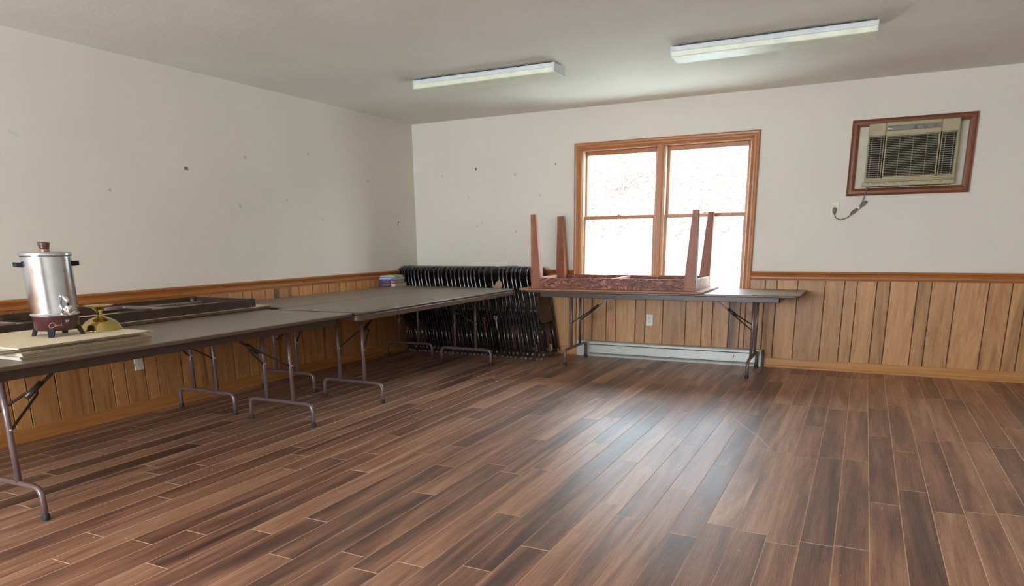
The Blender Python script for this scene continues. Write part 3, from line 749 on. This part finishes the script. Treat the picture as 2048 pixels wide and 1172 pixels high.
# ------------------------------------------------------------------ folded chairs
def make_chair():
    t = thing('folding_chair', '', 'folding chair', (0, 0, 0), 0, 'folded chairs leaning along the back wall')
    h, wd, LN = .192, .385, .928
    mb = MB(); r = .0086
    mb.tube(fillet([(0, -h, .050), (0, -h, .62), (-.004, -h, LN), (-.004, h, LN), (0, h, .62), (0, h, .050)], .125, 9), r, 9)
    mb.tube([(.002, -h, .335), (.002, h, .335)], .0055, 7)
    fr = mb.build('back_frame', M['chair_tube'], t)
    for s in (-1, 1):
        mb = MB(); mb.lathe([(.0100, .040), (.0122, .044), (.0122, .056), (.0098, .060)], (0, s * h), 9); mb.build('foot_cap', M['foot'], fr)
    for s in (-1, 1):
        mb = MB(); mb.tube([(-.026, s * (h + .004), .455), (-.030, s * (h + .004), .20), (-.030, s * (h + .004), .010)], r, 9)
        l = mb.build('leg', M['chair_tube'], t)
        mb = MB(); mb.lathe([(.0100, .0), (.0126, .003), (.0126, .016), (.0098, .020)], (-.030, s * (h + .004)), 9); mb.build('foot_cap', M['foot'], l)
    mb = MB(); mb.tube([(-.030, -h, .045), (-.030, h, .045)], .0055, 7); mb.build('crossbar', M['chair_tube'], t)
    for s in (-1, 1):
        mb = MB(); y = s * (h + .014)
        mb.tube([(-.002, y, .545), (-.028, y, .440)], .0052, 6); mb.tube([(-.002, y, .545), (.004, y, .455)], .0045, 6)
        mb.build('hinge_link', M['chair_tube'], t)
    # backrest: curved vinyl pad held by the upper bow
    mb = MB(); n = 8; vs = []; fs = []
    def pad(z0, z1, x0, x1, ww, mb, mi, bow):
        vs = []; fs = []; ys = [(-ww + 2 * ww * i / n) for i in range(n + 1)]
        for side, xx in ((0, x0), (1, x1)):
            for z in (z0, z1):
                for y in ys: vs.append((xx - bow * (1 - (y / ww) ** 2), y, z))
        m = n + 1
        for i in range(n):
            fs.append((i, m + i, m + i + 1, i + 1)); fs.append((2 * m + i, 2 * m + i + 1, 3 * m + i + 1, 3 * m + i))
            fs.append((m + i, 3 * m + i, 3 * m + i + 1, m + i + 1)); fs.append((i, i + 1, 2 * m + i + 1, 2 * m + i))
        fs += [(0, 2 * m, 3 * m, m), (n, m + n, 3 * m + n, 2 * m + n)]
        mb.add(vs, fs, mi)
    pad(.745, LN - .018, -.012, .003, h - .012, mb, 0, .006)
    mb.build('backrest', M['vinyl'], t)
    mb = MB(); mb.rbox(-.165, .165, -.200, .200, -.014, .012, .06, .006, 5); mb.xf(Matrix.Translation((-.004, 0, .560)) @ Matrix.Rotation(PI / 2, 4, 'Y') @ Matrix.Rotation(PI / 2, 4, 'Z'))
    st = mb.build('seat', M['vinyl'], t)
    mb = MB(); mb.rbox(-.120, .105, -.165, .165, 0, .003, .05, .001, 5); mb.xf(Matrix.Translation((.0075, -.022, .575)) @ Matrix.Rotation(PI / 2, 4, 'Y') @ Matrix.Rotation(PI / 2, 4, 'Z'))
    o = mb.build('seat_underside', M['fibre'], st); o['label'] = 'brown fibreboard underside'
    for yy, zz in ((.120, .62), (.120, .50), (.150, .42), (-.150, .42)):
        mb = MB(); mb.tube([(.009, yy, zz), (.013, yy, zz)], .005, 8); mb.build('rivet', M['bolt'], st)
    return t
ORD = ['', 'second', 'third', 'fourth', 'fifth', 'sixth', 'seventh', 'eighth', 'ninth', 'tenth', 'eleventh', 'twelfth', 'thirteenth', 'fourteenth', 'fifteenth', 'sixteenth']
XT = [.040, .072, .104, .150, .192, .234, .286, .322, .382, .424, .490, .546, .584, .648, .704, .750, .806, .856, .903, .947, .994, 1.049, 1.110, 1.199, 1.288, 1.333, 1.378, 1.432, 1.472, 1.525, 1.603, 1.646]
chair0 = make_chair()
NCH = len(XT); rc = random.Random(3)
for i, xt in enumerate(XT):
    o = chair0 if i == 0 else copy_tree(chair0)
    lean = .168 if i > 2 else .15
    if i in (24, 25, 26): lean = .14
    lean += rc.uniform(-.004, .004)
    dx = .845 * math.tan(lean)
    near = -.425 - .030 * (xt / 1.65)
    if 24 <= i <= 30: near -= .006
    o.location = (xt + dx + .004, near + .192, 0.0)
    o.rotation_euler = (0, -lean, 0)
    if i == 0: lab = 'folded brown metal chair squeezed into the corner, first of the row'
    elif i == NCH - 1: lab = 'folded brown metal chair at the row end beside the window table, seat underside showing'
    elif i < 16: lab = 'folded brown metal chair, %s in the row counted from the corner' % ORD[i]
    else:
        k = NCH - 1 - i
        lab = 'folded brown metal chair, %s in the row counted from the window-table end' % ORD[k]
    o['label'] = lab

# ties and a scrap caught between the chairs
def knot_strip(name, label, cat, x, y, z, ln, mat, w=.010):
    t = thing(name, label, cat, (x, y, z))
    mb = MB(); mb.tube([(.0, 0, .0), (.004, -.004, -ln * .3), (.010, -.002, -ln * .7), (.014, 0, -ln)], [.006, .010, .009, .004], 8); mb.build('tail', mat, t)
    mb = MB(); mb.tube([(.016 * math.cos(a) - .004, -.005 * math.sin(2 * a), .016 * math.sin(a) + .006) for a in [2 * PI * k / 14 for k in range(14)]], .006, 7, closed=True); mb.build('loop', mat, t)
    mb = MB(); mb.tube([(-.014, 0, .018), (-.020, -.003, .008), (-.012, 0, -.014)], .0055, 7); mb.build('end', mat, t)
M['redtie'] = plain('dark_red_tie', (.20, .045, .040), .7); M['tantie'] = plain('pale_tan_tie', (.50, .38, .30), .7)
knot_strip('knotted_tie', 'dark red knotted tie hanging among the folded chair legs', 'tie', 1.123, -.474, .378, .125, M['redtie'])
knot_strip('knotted_tie', 'pale tan knotted tie hanging among the folded chair legs', 'tie', 1.262, -.478, .405, .120, M['tantie'])
mb = MB(); mb.rbox(-.038, .038, -.075, .075, -.006, .006, .036, .003, 8); mb.xf(Matrix.Translation((1.283, -.470, .715)) @ Matrix.Rotation(.14, 4, 'Y') @ Matrix.Rotation(PI / 2, 4, 'X') @ Matrix.Rotation(-.35, 4, 'Z'))
o = mb.build('foam_scrap', M['tan']); tag(o, 'tan rounded scrap wedged between folded chairs above the table corner', 'scrap')
for x, y, z, lab in ((1.640, -.300, .085, 'tan rounded scrap low among the last chair legs, the one farther left'), (1.752, -.190, .085, 'tan rounded scrap at the foot of the end chair')):
    mb = MB(); mb.rbox(-.022, .022, -.040, .040, -.005, .005, .021, .002, 8); mb.xf(Matrix.Translation((x, y, z)) @ Matrix.Rotation(PI / 2, 4, 'X') @ Matrix.Rotation(-.15, 4, 'Z'))
    o = mb.build('foam_scrap', M['tan']); tag(o, lab, 'scrap')

# ------------------------------------------------------------------ books
BK = [  # thickness, spine length (x), depth (y), offset x, offset y, cover, page, label, parts
    (.030, .215, .225, .000, .000, (.085, .045, .045), (.62, .55, .42), 'thick dark brown book, bottom of the stack', (.40, .34, .33), (.55, .44, .36)),
    (.017, .185, .205, .015, .006, (.075, .050, .230), (.55, .42, .32), 'blue and orange book lying on the thick brown book', (.62, .60, .70), (.72, .16, .05)),
    (.010, .182, .205, .016, .004, (.150, .050, .200), (.56, .45, .38), 'purple book with a pink title, third from the bottom of the stack', (.55, .25, .50), None),
    (.009, .215, .200, -.012, .010, (.44, .60, .80), (.62, .62, .64), 'pale blue and white book sticking out to the left of the stack', (.75, .80, .85), (.08, .15, .42)),
    (.007, .180, .195, .014, .010, (.10, .29, .36), (.60, .60, .60), 'teal book above the pale blue one', (.30, .52, .60), None),
    (.006, .195, .190, .000, .014, (.66, .58, .30), (.60, .60, .58), 'thin yellowish book second from the top of the stack', None, None),
    (.006, .155, .185, .026, .016, (.62, .58, .44), (.55, .55, .52), 'thin cream book on top of the stack', None, None)]
z = ZT + .0004
for th, ln, dp, ox, oy, cov, pg, lab, title, patch in BK:
    th *= 1.38
    bx, by = .000 + ox, -.772 + oy
    t = thing('book', lab, 'book', (bx + .012, by, z), .10 + .012 * math.sin(th * 900), 'books stacked on the corner table')
    cm = plain('book_cover', cov, .35, var=.08); pm = plain('book_pages', pg, .85, var=.05)
    mb = MB(); mb.box(0, ln, 0, dp, 0, .0014); mb.box(0, ln, 0, dp, th - .0014, th); mb.box(0, ln, 0, .0018, 0, th); mb.build('cover', cm, t)
    mb = MB(); mb.box(.003, ln - .002, .002, dp - .003, .0014, th - .0014); mb.build('pages', pm, t)
    if title:
        mb = MB(); k = 0; xx = ln * .22
        rr = random.Random(int(th * 1e5))
        while xx < ln * .58:
            w = rr.uniform(.004, .012); mb.box(xx, xx + w, -.0006, .0002, th * .40, th * .62); xx += w + .003
        mb.build('spine_title', plain('spine_print', title, .5), t)
    if patch:
        mb = MB(); mb.box(ln * .72, ln * .97, -.0007, .0002, th * .12, th * .88); mb.build('spine_band', plain('spine_band', patch, .5), t)
    z += th + .0004

# ------------------------------------------------------------------ flattened cardboard boxes
def ply(mb, x0, x1, y0, y1, z0, z1, splits, ph):
    e = .0005; segs = []; s = y0
    for q in splits: segs.append((s, q - .004)); s = q + .004
    segs.append((s, y1))
    for a, b in segs:
        mb.box(x0, x1, a, b, z1 - e, z1, 0); mb.box(x0, x1, a, b, z0, z0 + e, 0)
        n = int((b - a) / .0016); vs = []; fs = []
        zm = (z0 + z1) / 2; am = (z1 - z0) / 2 - e
        for i in range(n + 1):
            y = a + (b - a) * i / n; zz = zm + am * math.sin(2 * PI * (y + ph) / .0085)
            vs += [(x0 + .002, y, zz), (x1 - .0012, y, zz)]
        for i in range(n): fs.append((2 * i, 2 * i + 1, 2 * i + 3, 2 * i + 2))
        mb.add(vs, fs, 1)
BOX = [  # x1, y0, y1 from the bottom up
    (1.452, -5.158, -4.545), (1.455, -5.165, -4.540), (1.450, -5.150, -4.535), (1.456, -5.155, -4.542), (1.424, -5.225, -4.575), (1.412, -5.262, -4.605), (1.458, -5.165, -4.535)]
names = ['bottom of the stack', 'second from the bottom of the stack', 'third from the bottom of the stack', 'middle of the stack', 'third from the top, set back a little', 'second from the top, shifted to the left', 'topmost of the stack under the coffee urn']
zc = ZT + .0006; BT = .0076
rb = random.Random(9)
for i, ((x1, y0, y1), nm) in enumerate(zip(BOX, names)):
    t = thing('cardboard_box', 'flattened brown cardboard box, ' + nm, 'cardboard box', (1.1, -4.8, zc), 0, 'flattened cardboard boxes under the urn')
    mb = MB(); sp = [] if i == 6 else [-4.86 + rb.uniform(-.03, .03), -4.78 + rb.uniform(-.02, .05)][:rb.choice((1, 2))]
    for k in range(2):
        ply(mb, .81, x1 - .004 * k * (i % 2), y0, y1, zc + k * BT / 2 + .0001, zc + (k + 1) * BT / 2 - .0001, sp if k == 0 or i == 3 else [], rb.random())
    mb.xf(Matrix.Translation((-1.1, 4.8, -zc))); mb.build('sheets', [M['card'], M['flute']], t)
    mb = MB(); mb.tube([(.812, y0 - .0006, zc + BT / 2), (x1 - .001, y0 - .0006, zc + BT / 2)], BT * .46, 8); mb.xf(Matrix.Translation((-1.1, 4.8, -zc))); mb.build('folded_edge', M['cardedge'], t)
    zc += BT + .0002
ZB = zc

# ------------------------------------------------------------------ coffee urn
UX, UY = 1.166, -4.822
ur = thing('coffee_urn', 'aluminium coffee urn with maroon base and black handles', 'coffee urn', (UX, UY, ZB))
def up_(name, mb, mat, parent=ur): return mb.build(name, mat, parent)
mb = MB(); mb.lathe([(.086, .028), (.092, .034), (.0955, .095), (.0965, .100), (0, .100)], n=48); base = up_('base', mb, M['maroon'])
mb = MB(); mb.lathe([(.100, .098), (.1035, .100), (.1035, .104), (.0985, .106), (.0985, .112), (.1030, .366), (.1035, .372), (0, .372)], n=64); body = up_('body', mb, M['alu'])
mb = MB(); mb.lathe([(.1015, .3725), (.1070, .373), (.1075, .377), (.1070, .386), (.1045, .390), (.060, .394), (.022, .397), (0, .397)], n=64); lid = up_('lid', mb, M['alu'])
mb = MB(); mb.lathe([(.0, .397), (.0205, .397), (.0205, .404), (0, .404)], n=24); up_('collar', mb, M['copper'], lid)
mb = MB(); mb.lathe([(.0195, .404), (.0210, .410), (.0255, .430), (.0250, .434), (.018, .435), (0, .433)], n=24); up_('knob', mb, M['brown_p'], lid)
mb = MB()
for a in (-152, -62, 28, 118):
    pass
for k, a in enumerate((-43, 47, 137, 227)):
    ar = math.radians(a - 4); ca, sa = math.cos(ar), math.sin(ar)
    def P(rr, tt, z): return (rr * ca - tt * sa, rr * sa + tt * ca, z)
    vs = [P(.080, -.016, .040), P(.094, -.016, .044), P(.094, .016, .044), P(.080, .016, .040), P(.098, -.011, .0), P(.112, -.010, .0), P(.112, .010, .0), P(.098, .011, .0)]
    fs = [(0, 1, 2, 3), (7, 6, 5, 4), (0, 4, 5, 1), (1, 5, 6, 2), (2, 6, 7, 3), (3, 7, 4, 0)]
    m = MB(); m.add(vs, fs); up_('leg', m, M['black_p'])
for a in (-114, 70):
    ar = math.radians(a); m = MB()
    pts = [(.099, -.030, .334), (.128, -.028, .337), (.133, 0, .338), (.128, .028, .337), (.099, .030, .334)]
    P = fillet(pts, .014, 5)
    # flat strap handle
    vs = []; fs = []
    for p in P:
        for dz in (-.010, .010):
            for rr in (0, .007): vs.append((p.x - rr, p.y * (1 - rr * 6), p.z + dz))
    for i in range(len(P) - 1):
        q = i * 4; w = q + 4
        fs += [(q, w, w + 2, q + 2), (q + 1, q + 3, w + 3, w + 1), (q, q + 1, w + 1, w), (q + 2, w + 2, w + 3, q + 3)]
    fs += [(0, 2, 3, 1), (len(vs) - 4, len(vs) - 3, len(vs) - 1, len(vs) - 2)]
    m.add(vs, fs); m.xf(Matrix.Rotation(ar, 4, 'Z')); up_('handle', m, M['black_p'])
ta = math.radians(-7)
tap = MB(); tap.tube([(.095, 0, .128), (.135, 0, .128)], .0115, 14); tap.lathe([(.006, .102), (.0095, .104), (.0125, .118), (.0145, .136), (.0135, .146), (.008, .148), (0, .148)], (.142, 0), 18)
tap.xf(Matrix.Rotation(ta, 4, 'Z')); tp = up_('spigot', tap, M['chrome'])
m = MB(); m.lathe([(.0045, .146), (.0045, .160)], (.142, 0), 10); m.xf(Matrix.Rotation(ta, 4, 'Z')); up_('valve_stem', m, M['black_p'], tp)
m = MB(); m.tube([(.145, 0, .160), (.138, .0, .172), (.118, 0, .186), (.106, .0, .189)], [.006, .011, .011, .006], 10); m.xf(Matrix.Rotation(ta, 4, 'Z')); up_('spigot_lever', m, M['chrome'], tp)
# cursive maker's script and indicator plate on the base
def oncyl(ang, z, r=.0968): return (r * math.cos(ang), r * math.sin(ang), z)
def rbase(z): return .092 + (z - .034) / .061 * .0035 + .0004
S = [(.030, .060), (.026, .067), (.016, .068), (.004, .064), (-.006, .056), (-.006, .048), (.004, .044), (.016, .046), (.026, .051), (.034, .055), (.038, .058), (.036, .060), (.032, .056), (.036, .050), (.043, .052), (.048, .058), (.049, .051), (.053, .058), (.057, .058), (.058, .052), (.063, .054), (.069, .066), (.067, .052), (.073, .053)]
m = MB(); a0 = math.radians(-48)
m.tube([oncyl(a0 + u / .0955 * .72, z, rbase(z)) for u, z in S], .0008, 5); up_('script_mark', m, plain('pink_script', (.62, .36, .34), .5), base)
m = MB(); aa = math.radians(-2)
for k in range(4): pass
vs = [oncyl(aa - .075, .068, rbase(.068) + .0003), oncyl(aa + .075, .068, rbase(.068) + .0003), oncyl(aa + .075, .076, rbase(.076) + .0003), oncyl(aa - .075, .076, rbase(.076) + .0003)]
m.add(vs, [(0, 1, 2, 3)]); pl_ = up_('indicator_plate', m, plain('grey_plate', (.42, .38, .36), .4), base)
vs = [oncyl(aa - .095, .067, rbase(.068) + .0005), oncyl(aa - .070, .067, rbase(.068) + .0005), oncyl(aa - .070, .077, rbase(.076) + .0005), oncyl(aa - .095, .077, rbase(.076) + .0005)]
m = MB(); m.add(vs, [(0, 1, 2, 3)]); up_('indicator_light', m, M['white_m'], pl_)

# ------------------------------------------------------------------ brass dish
br = thing('brass_dish', 'polished brass pedestal dish with a domed foot beside the coffee urn', 'brass dish', (1.168, -4.606, ZB))
mb = MB(); mb.lathe([(.094, .0), (.0965, .002), (.095, .005), (.0885, .012), (.083, .026), (.070, .042), (.050, .055), (.030, .063), (.018, .068)], n=56); mb.build('domed_foot', M['brass'], br)
mb = MB(); mb.lathe([(.018, .068), (.0135, .073), (.0125, .078), (.0150, .082), (.0125, .086), (.0140, .090), (.022, .100)], n=40); mb.build('stem', M['brass'], br)
mb = MB(); mb.lathe([(.022, .100), (.030, .108), (.040, .114), (.060, .119), (.064, .121), (.0645, .124), (.062, .124), (.038, .119), (.020, .112), (0, .110)], n=48); mb.build('dish', M['brass'], br)

# ------------------------------------------------------------------ marks on walls and ceiling
def blot(mb, fn, u, v, r, seed, asp=1.0, t=.0012):
    rr = random.Random(seed); n = 10
    ring = [(u + r * rr.uniform(.6, 1.1) * math.cos(2 * PI * k / n), v + asp * r * rr.uniform(.6, 1.1) * math.sin(2 * PI * k / n)) for k in range(n)]
    vs = [fn(a, b, t) for a, b in ring] + [fn(u + (a - u) * 1.15, v + (b - v) * 1.15, 0) for a, b in ring]
    mb.add(vs, [tuple(range(n))] + [(k, (k + 1) % n, n + (k + 1) % n, n + k) for k in range(n)])
fL = lambda u, v, t: (t, u, v)
fB = lambda u, v, t: (u, -t, v)
mb = MB()
for i, (y, z, r) in enumerate(((-2.434, 1.874, .012), (-1.686, 1.972, .013), (-.832, 1.793, .012), (-3.648, 1.555, .012), (-2.537, 1.493, .014), (-2.0, 1.558, .010), (-1.55, 1.40, .009))): blot(mb, fL, y, z, r, i, 1.2, .0008)
mb.build('paint_patch', M['spackle'], wall_left)
mb = MB(); blot(mb, fL, -3.018, 1.742, .022, 21, .62); mb.build('brown_chip', M['chip'], wall_left)
mb = MB(); blot(mb, fL, -.337, 1.392, .012, 22, .8); blot(mb, fL, -.352, 1.37, .005, 23, 2.0); mb.build('nail_hole', M['hole_w'], wall_left)
mb = MB()
for i, (x, z, r) in enumerate(((.371, 1.881, .010), (1.265, 1.852, .013), (1.27, 1.275, .012), (.70, 1.64, .008), (.80, 1.345, .012), (1.55, 1.636, .010), (.86, 1.37, .010))): blot(mb, fB, x, z, r, 40 + i, 1.3, .0008)
mb.build('paint_patch', M['spackle'], wall_back)
mb = MB(); blot(mb, fB, .801, 1.932, .013, 60, 1.0); blot(mb, fB, 1.724, 1.931, .006, 61, 2.2); mb.build('nail_hole', M['hole_w'], wall_back)
mb = MB(); mb.box(-.032, .032, -.012, .012, 0, .0008); mb.xf(Matrix.Translation((0, -4.203, 1.847)) @ Matrix.Rotation(PI / 2, 4, 'Y') @ Matrix.Rotation(-.36 + PI / 2, 4, 'Z'))
o = mb.build('tape_strip', M['tape']); tag(o, 'short pale strip of tape stuck slanting on the left wall above the urn', 'tape')
mb = MB(); mb.add([(.86, -3.668, H - .0006), (1.62, -3.642, H - .0015), (1.62, -3.636, H - .0015), (.86, -3.666, H - .0006)], [(0, 1, 2, 3)])
mb.add([(1.60, -3.652, H - .001), (1.84, -3.634, H - .006), (1.83, -3.620, H - .002), (1.61, -3.636, H - .001)], [(0, 1, 2, 3)]); mb.add([(1.84, -3.632, H - .001), (2.30, -3.62, H - .001), (2.30, -3.617, H - .001), (1.84, -3.625, H - .001)], [(0, 1, 2, 3)])
mb.build('tape_seam', M['crack'], ceiling)
# crumbs and a scratch on the floor
mb = MB(); rr = random.Random(17)
for i in range(85):
    x, y = rr.uniform(1.5, 5.8), rr.uniform(-5.6, -.9); s = rr.uniform(.0015, .0042)
    M4 = Matrix.Translation((x, y, s * .4)) @ Euler((rr.random(), rr.random(), rr.random() * 3)).to_matrix().to_4x4()
    vs = [M4 @ Vector(p) for p in ((s, 0, 0), (-s, 0, 0), (0, s * .8, 0), (0, -s * .8, 0), (0, 0, s * .5), (0, 0, -s * .5))]
    mb.add(vs, [(0, 2, 4), (2, 1, 4), (1, 3, 4), (3, 0, 4), (2, 0, 5), (1, 2, 5), (3, 1, 5), (0, 3, 5)])
o = mb.build('floor_crumbs', M['white']); o['kind'] = 'stuff'; o['label'] = 'pale crumbs scattered over the floor'; o['category'] = 'crumbs'
mb = MB()
def streak(pts, w):
    for (x0, y0), (x1, y1) in zip(pts[:-1], pts[1:]):
        d = Vector((x1 - x0, y1 - y0)).normalized(); n_ = Vector((-d.y, d.x)) * w
        mb.add([(x0 - n_.x, y0 - n_.y, .0004), (x1 - n_.x, y1 - n_.y, .0004), (x1 + n_.x, y1 + n_.y, .0004), (x0 + n_.x, y0 + n_.y, .0004)], [(0, 1, 2, 3)])
streak([(3.92, -2.10), (4.03, -2.32), (4.14, -2.52), (4.22, -2.72)], .0022)
mb.build('scratch', plain('pale_scratch', (.55, .50, .47), .6), floor)

# ------------------------------------------------------------------ outside
def hill_mat():
    m, t, b = nt('leaf_litter_ground')
    v = coords(t, (1, 1, 1))
    n1 = N(t, 'ShaderNodeTexNoise', i_Scale=15.0, i_Detail=8.0, i_Roughness=.75, i_Distortion=.8); L(t, v, n1.inputs['Vector'])
    n2 = N(t, 'ShaderNodeTexNoise', i_Scale=.8, i_Detail=3.0); L(t, v, n2.inputs['Vector'])
    c1 = ramp(t, n1.outputs[0], [(.34, (.050, .033, .026)), (.47, (.092, .066, .053)), (.55, (.125, .100, .086)), (.61, (.72, .70, .68))])
    c2 = ramp(t, n1.outputs[0], [(.30, (.062, .066, .030)), (.40, (.098, .100, .060)), (.47, (.66, .66, .60))])
    sx_ = t.nodes.new('ShaderNodeSeparateXYZ'); L(t, v, sx_.inputs[0])
    yy = math_(t, 'ADD', math_(t, 'MULTIPLY', sx_.outputs[1], .1), math_(t, 'MULTIPLY', n2.outputs[0], .12))
    col = mixc(t, ramp(t, yy, [(.50, (1, 1, 1)), (.62, (0, 0, 0))]), c1, c2)
    L(t, col, b.inputs['Base Color']); b.inputs['Roughness'].default_value = .95; b.inputs['Specular IOR Level'].default_value = .1
    bump(t, b, n1.outputs[0], .8, .05)
    return m
mb = MB(); nx, ny = 60, 50; vs = []; fs = []
from mathutils import noise
for j in range(ny + 1):
    for i in range(nx + 1):
        x = -14 + 30 * i / nx; y = .16 + 22 * (j / ny) ** 1.3
        q = max(0, y - 2.6)
        z = -.35 + .02 * y + .62 * q * (1 - math.exp(-q / 1.5)) * .9
        z += .16 * noise.noise((x * .5, y * .5, 0)) * min(1, q) + .06 * noise.noise((x * 1.9, y * 1.9, 3)) * min(1, q)
        vs.append((x, y, z))
for j in range(ny):
    for i in range(nx): a = j * (nx + 1) + i; fs.append((a, a + 1, a + nx + 2, a + nx + 1))
mb.add(vs, fs, 0, True); struct(mb.build('ground_hill', hill_mat()), 'leaf-littered slope outside the window')

# shrub on the slope
def groundz(x, y):
    q = max(0, y - 2.6); return -.35 + .02 * y + .62 * q * (1 - math.exp(-q / 1.5)) * .9
sx, sy = .21, 7.0
sh = thing('shrub', 'pale yellowish shrub on the slope outside the left window pane', 'shrub', (sx, sy, groundz(sx, sy)))
mb = MB(); rr = random.Random(4); tips = []
for k in range(16):
    a = rr.uniform(0, 2 * PI); s = rr.uniform(.15, .45); hgt = rr.uniform(.6, 1.15)
    p = [(0, 0, -.1), (s * .3 * math.cos(a), s * .3 * math.sin(a), hgt * .45), (s * math.cos(a), s * math.sin(a), hgt)]
    mb.tube(p, [.010, .007, .003], 5); tips.append(p)
mb.build('stems', plain('grey_stem', (.17, .15, .13), .9), sh)
mb = MB()
for p in tips:
    for k in range(40):
        q = rr.uniform(.3, 1); c = Vector(p[1]).lerp(Vector(p[2]), q) + Vector((rr.gauss(0, .07), rr.gauss(0, .07), rr.gauss(0, .06)))
        d = Vector((rr.gauss(0, 1), rr.gauss(0, 1), rr.gauss(0, 1))).normalized(); e = d.orthogonal().normalized() * .012; d = d * .028
        mb.add([c - d, c + e, c + d, c - e], [(0, 1, 2, 3)])
o = mb.build('leaves', plain('pale_leaf', (.19, .19, .11), .8), sh); o['kind'] = 'stuff'

# ------------------------------------------------------------------ light
w = bpy.data.worlds.new('sky'); bpy.context.scene.world = w; w.use_nodes = True
t = w.node_tree; t.nodes.clear()
out = t.nodes.new('ShaderNodeOutputWorld'); bg = t.nodes.new('ShaderNodeBackground')
tc = t.nodes.new('ShaderNodeTexCoord'); sp = t.nodes.new('ShaderNodeSeparateXYZ'); L(t, tc.outputs['Generated'], sp.inputs[0])
L(t, ramp(t, sp.outputs[2], [(.0, (.95, .97, 1.0)), (.5, (.71, .855, 1.0))]), bg.inputs[0]); bg.inputs[1].default_value = 22.0
L(t, bg.outputs[0], out.inputs[0])

def area(name, loc, rot, sx, sy, power, col, portal=False):
    l = bpy.data.lights.new(name, 'AREA'); l.shape = 'RECTANGLE'; l.size = sx; l.size_y = sy; l.energy = power; l.color = col
    if portal: l.cycles.is_portal = True
    o = bpy.data.objects.new(name, l); C.objects.link(o); o.location = loc; o.rotation_euler = rot; return o
area('daylight_portal', ((WX0 + WX1) / 2, .15, (WZ0 + WZ1) / 2), (-PI / 2, 0, 0), WX1 - WX0, WZ1 - WZ0, 0, (1, 1, 1), True)
for (a, b, c, d), pw in zip(REAR, (225, 120)):
    area('rear_window_daylight', ((a + b) / 2, RY - .03, (c + d) / 2), (PI / 2 + .55, 0, 0), b - a, (d - c) * .8, pw, (.74, .87, 1.0))


# ------------------------------------------------------------------ render look
sc = bpy.context.scene
sc.view_settings.view_transform = 'Standard'; sc.view_settings.look = 'None'
sc.view_settings.exposure = 0.0; sc.view_settings.gamma = 1.0; sc.view_settings.use_curve_mapping = False
sc.cycles.max_bounces = 10; sc.cycles.diffuse_bounces = 6; sc.cycles.transparent_max_bounces = 12
sc.cycles.sample_clamp_indirect = 12.0
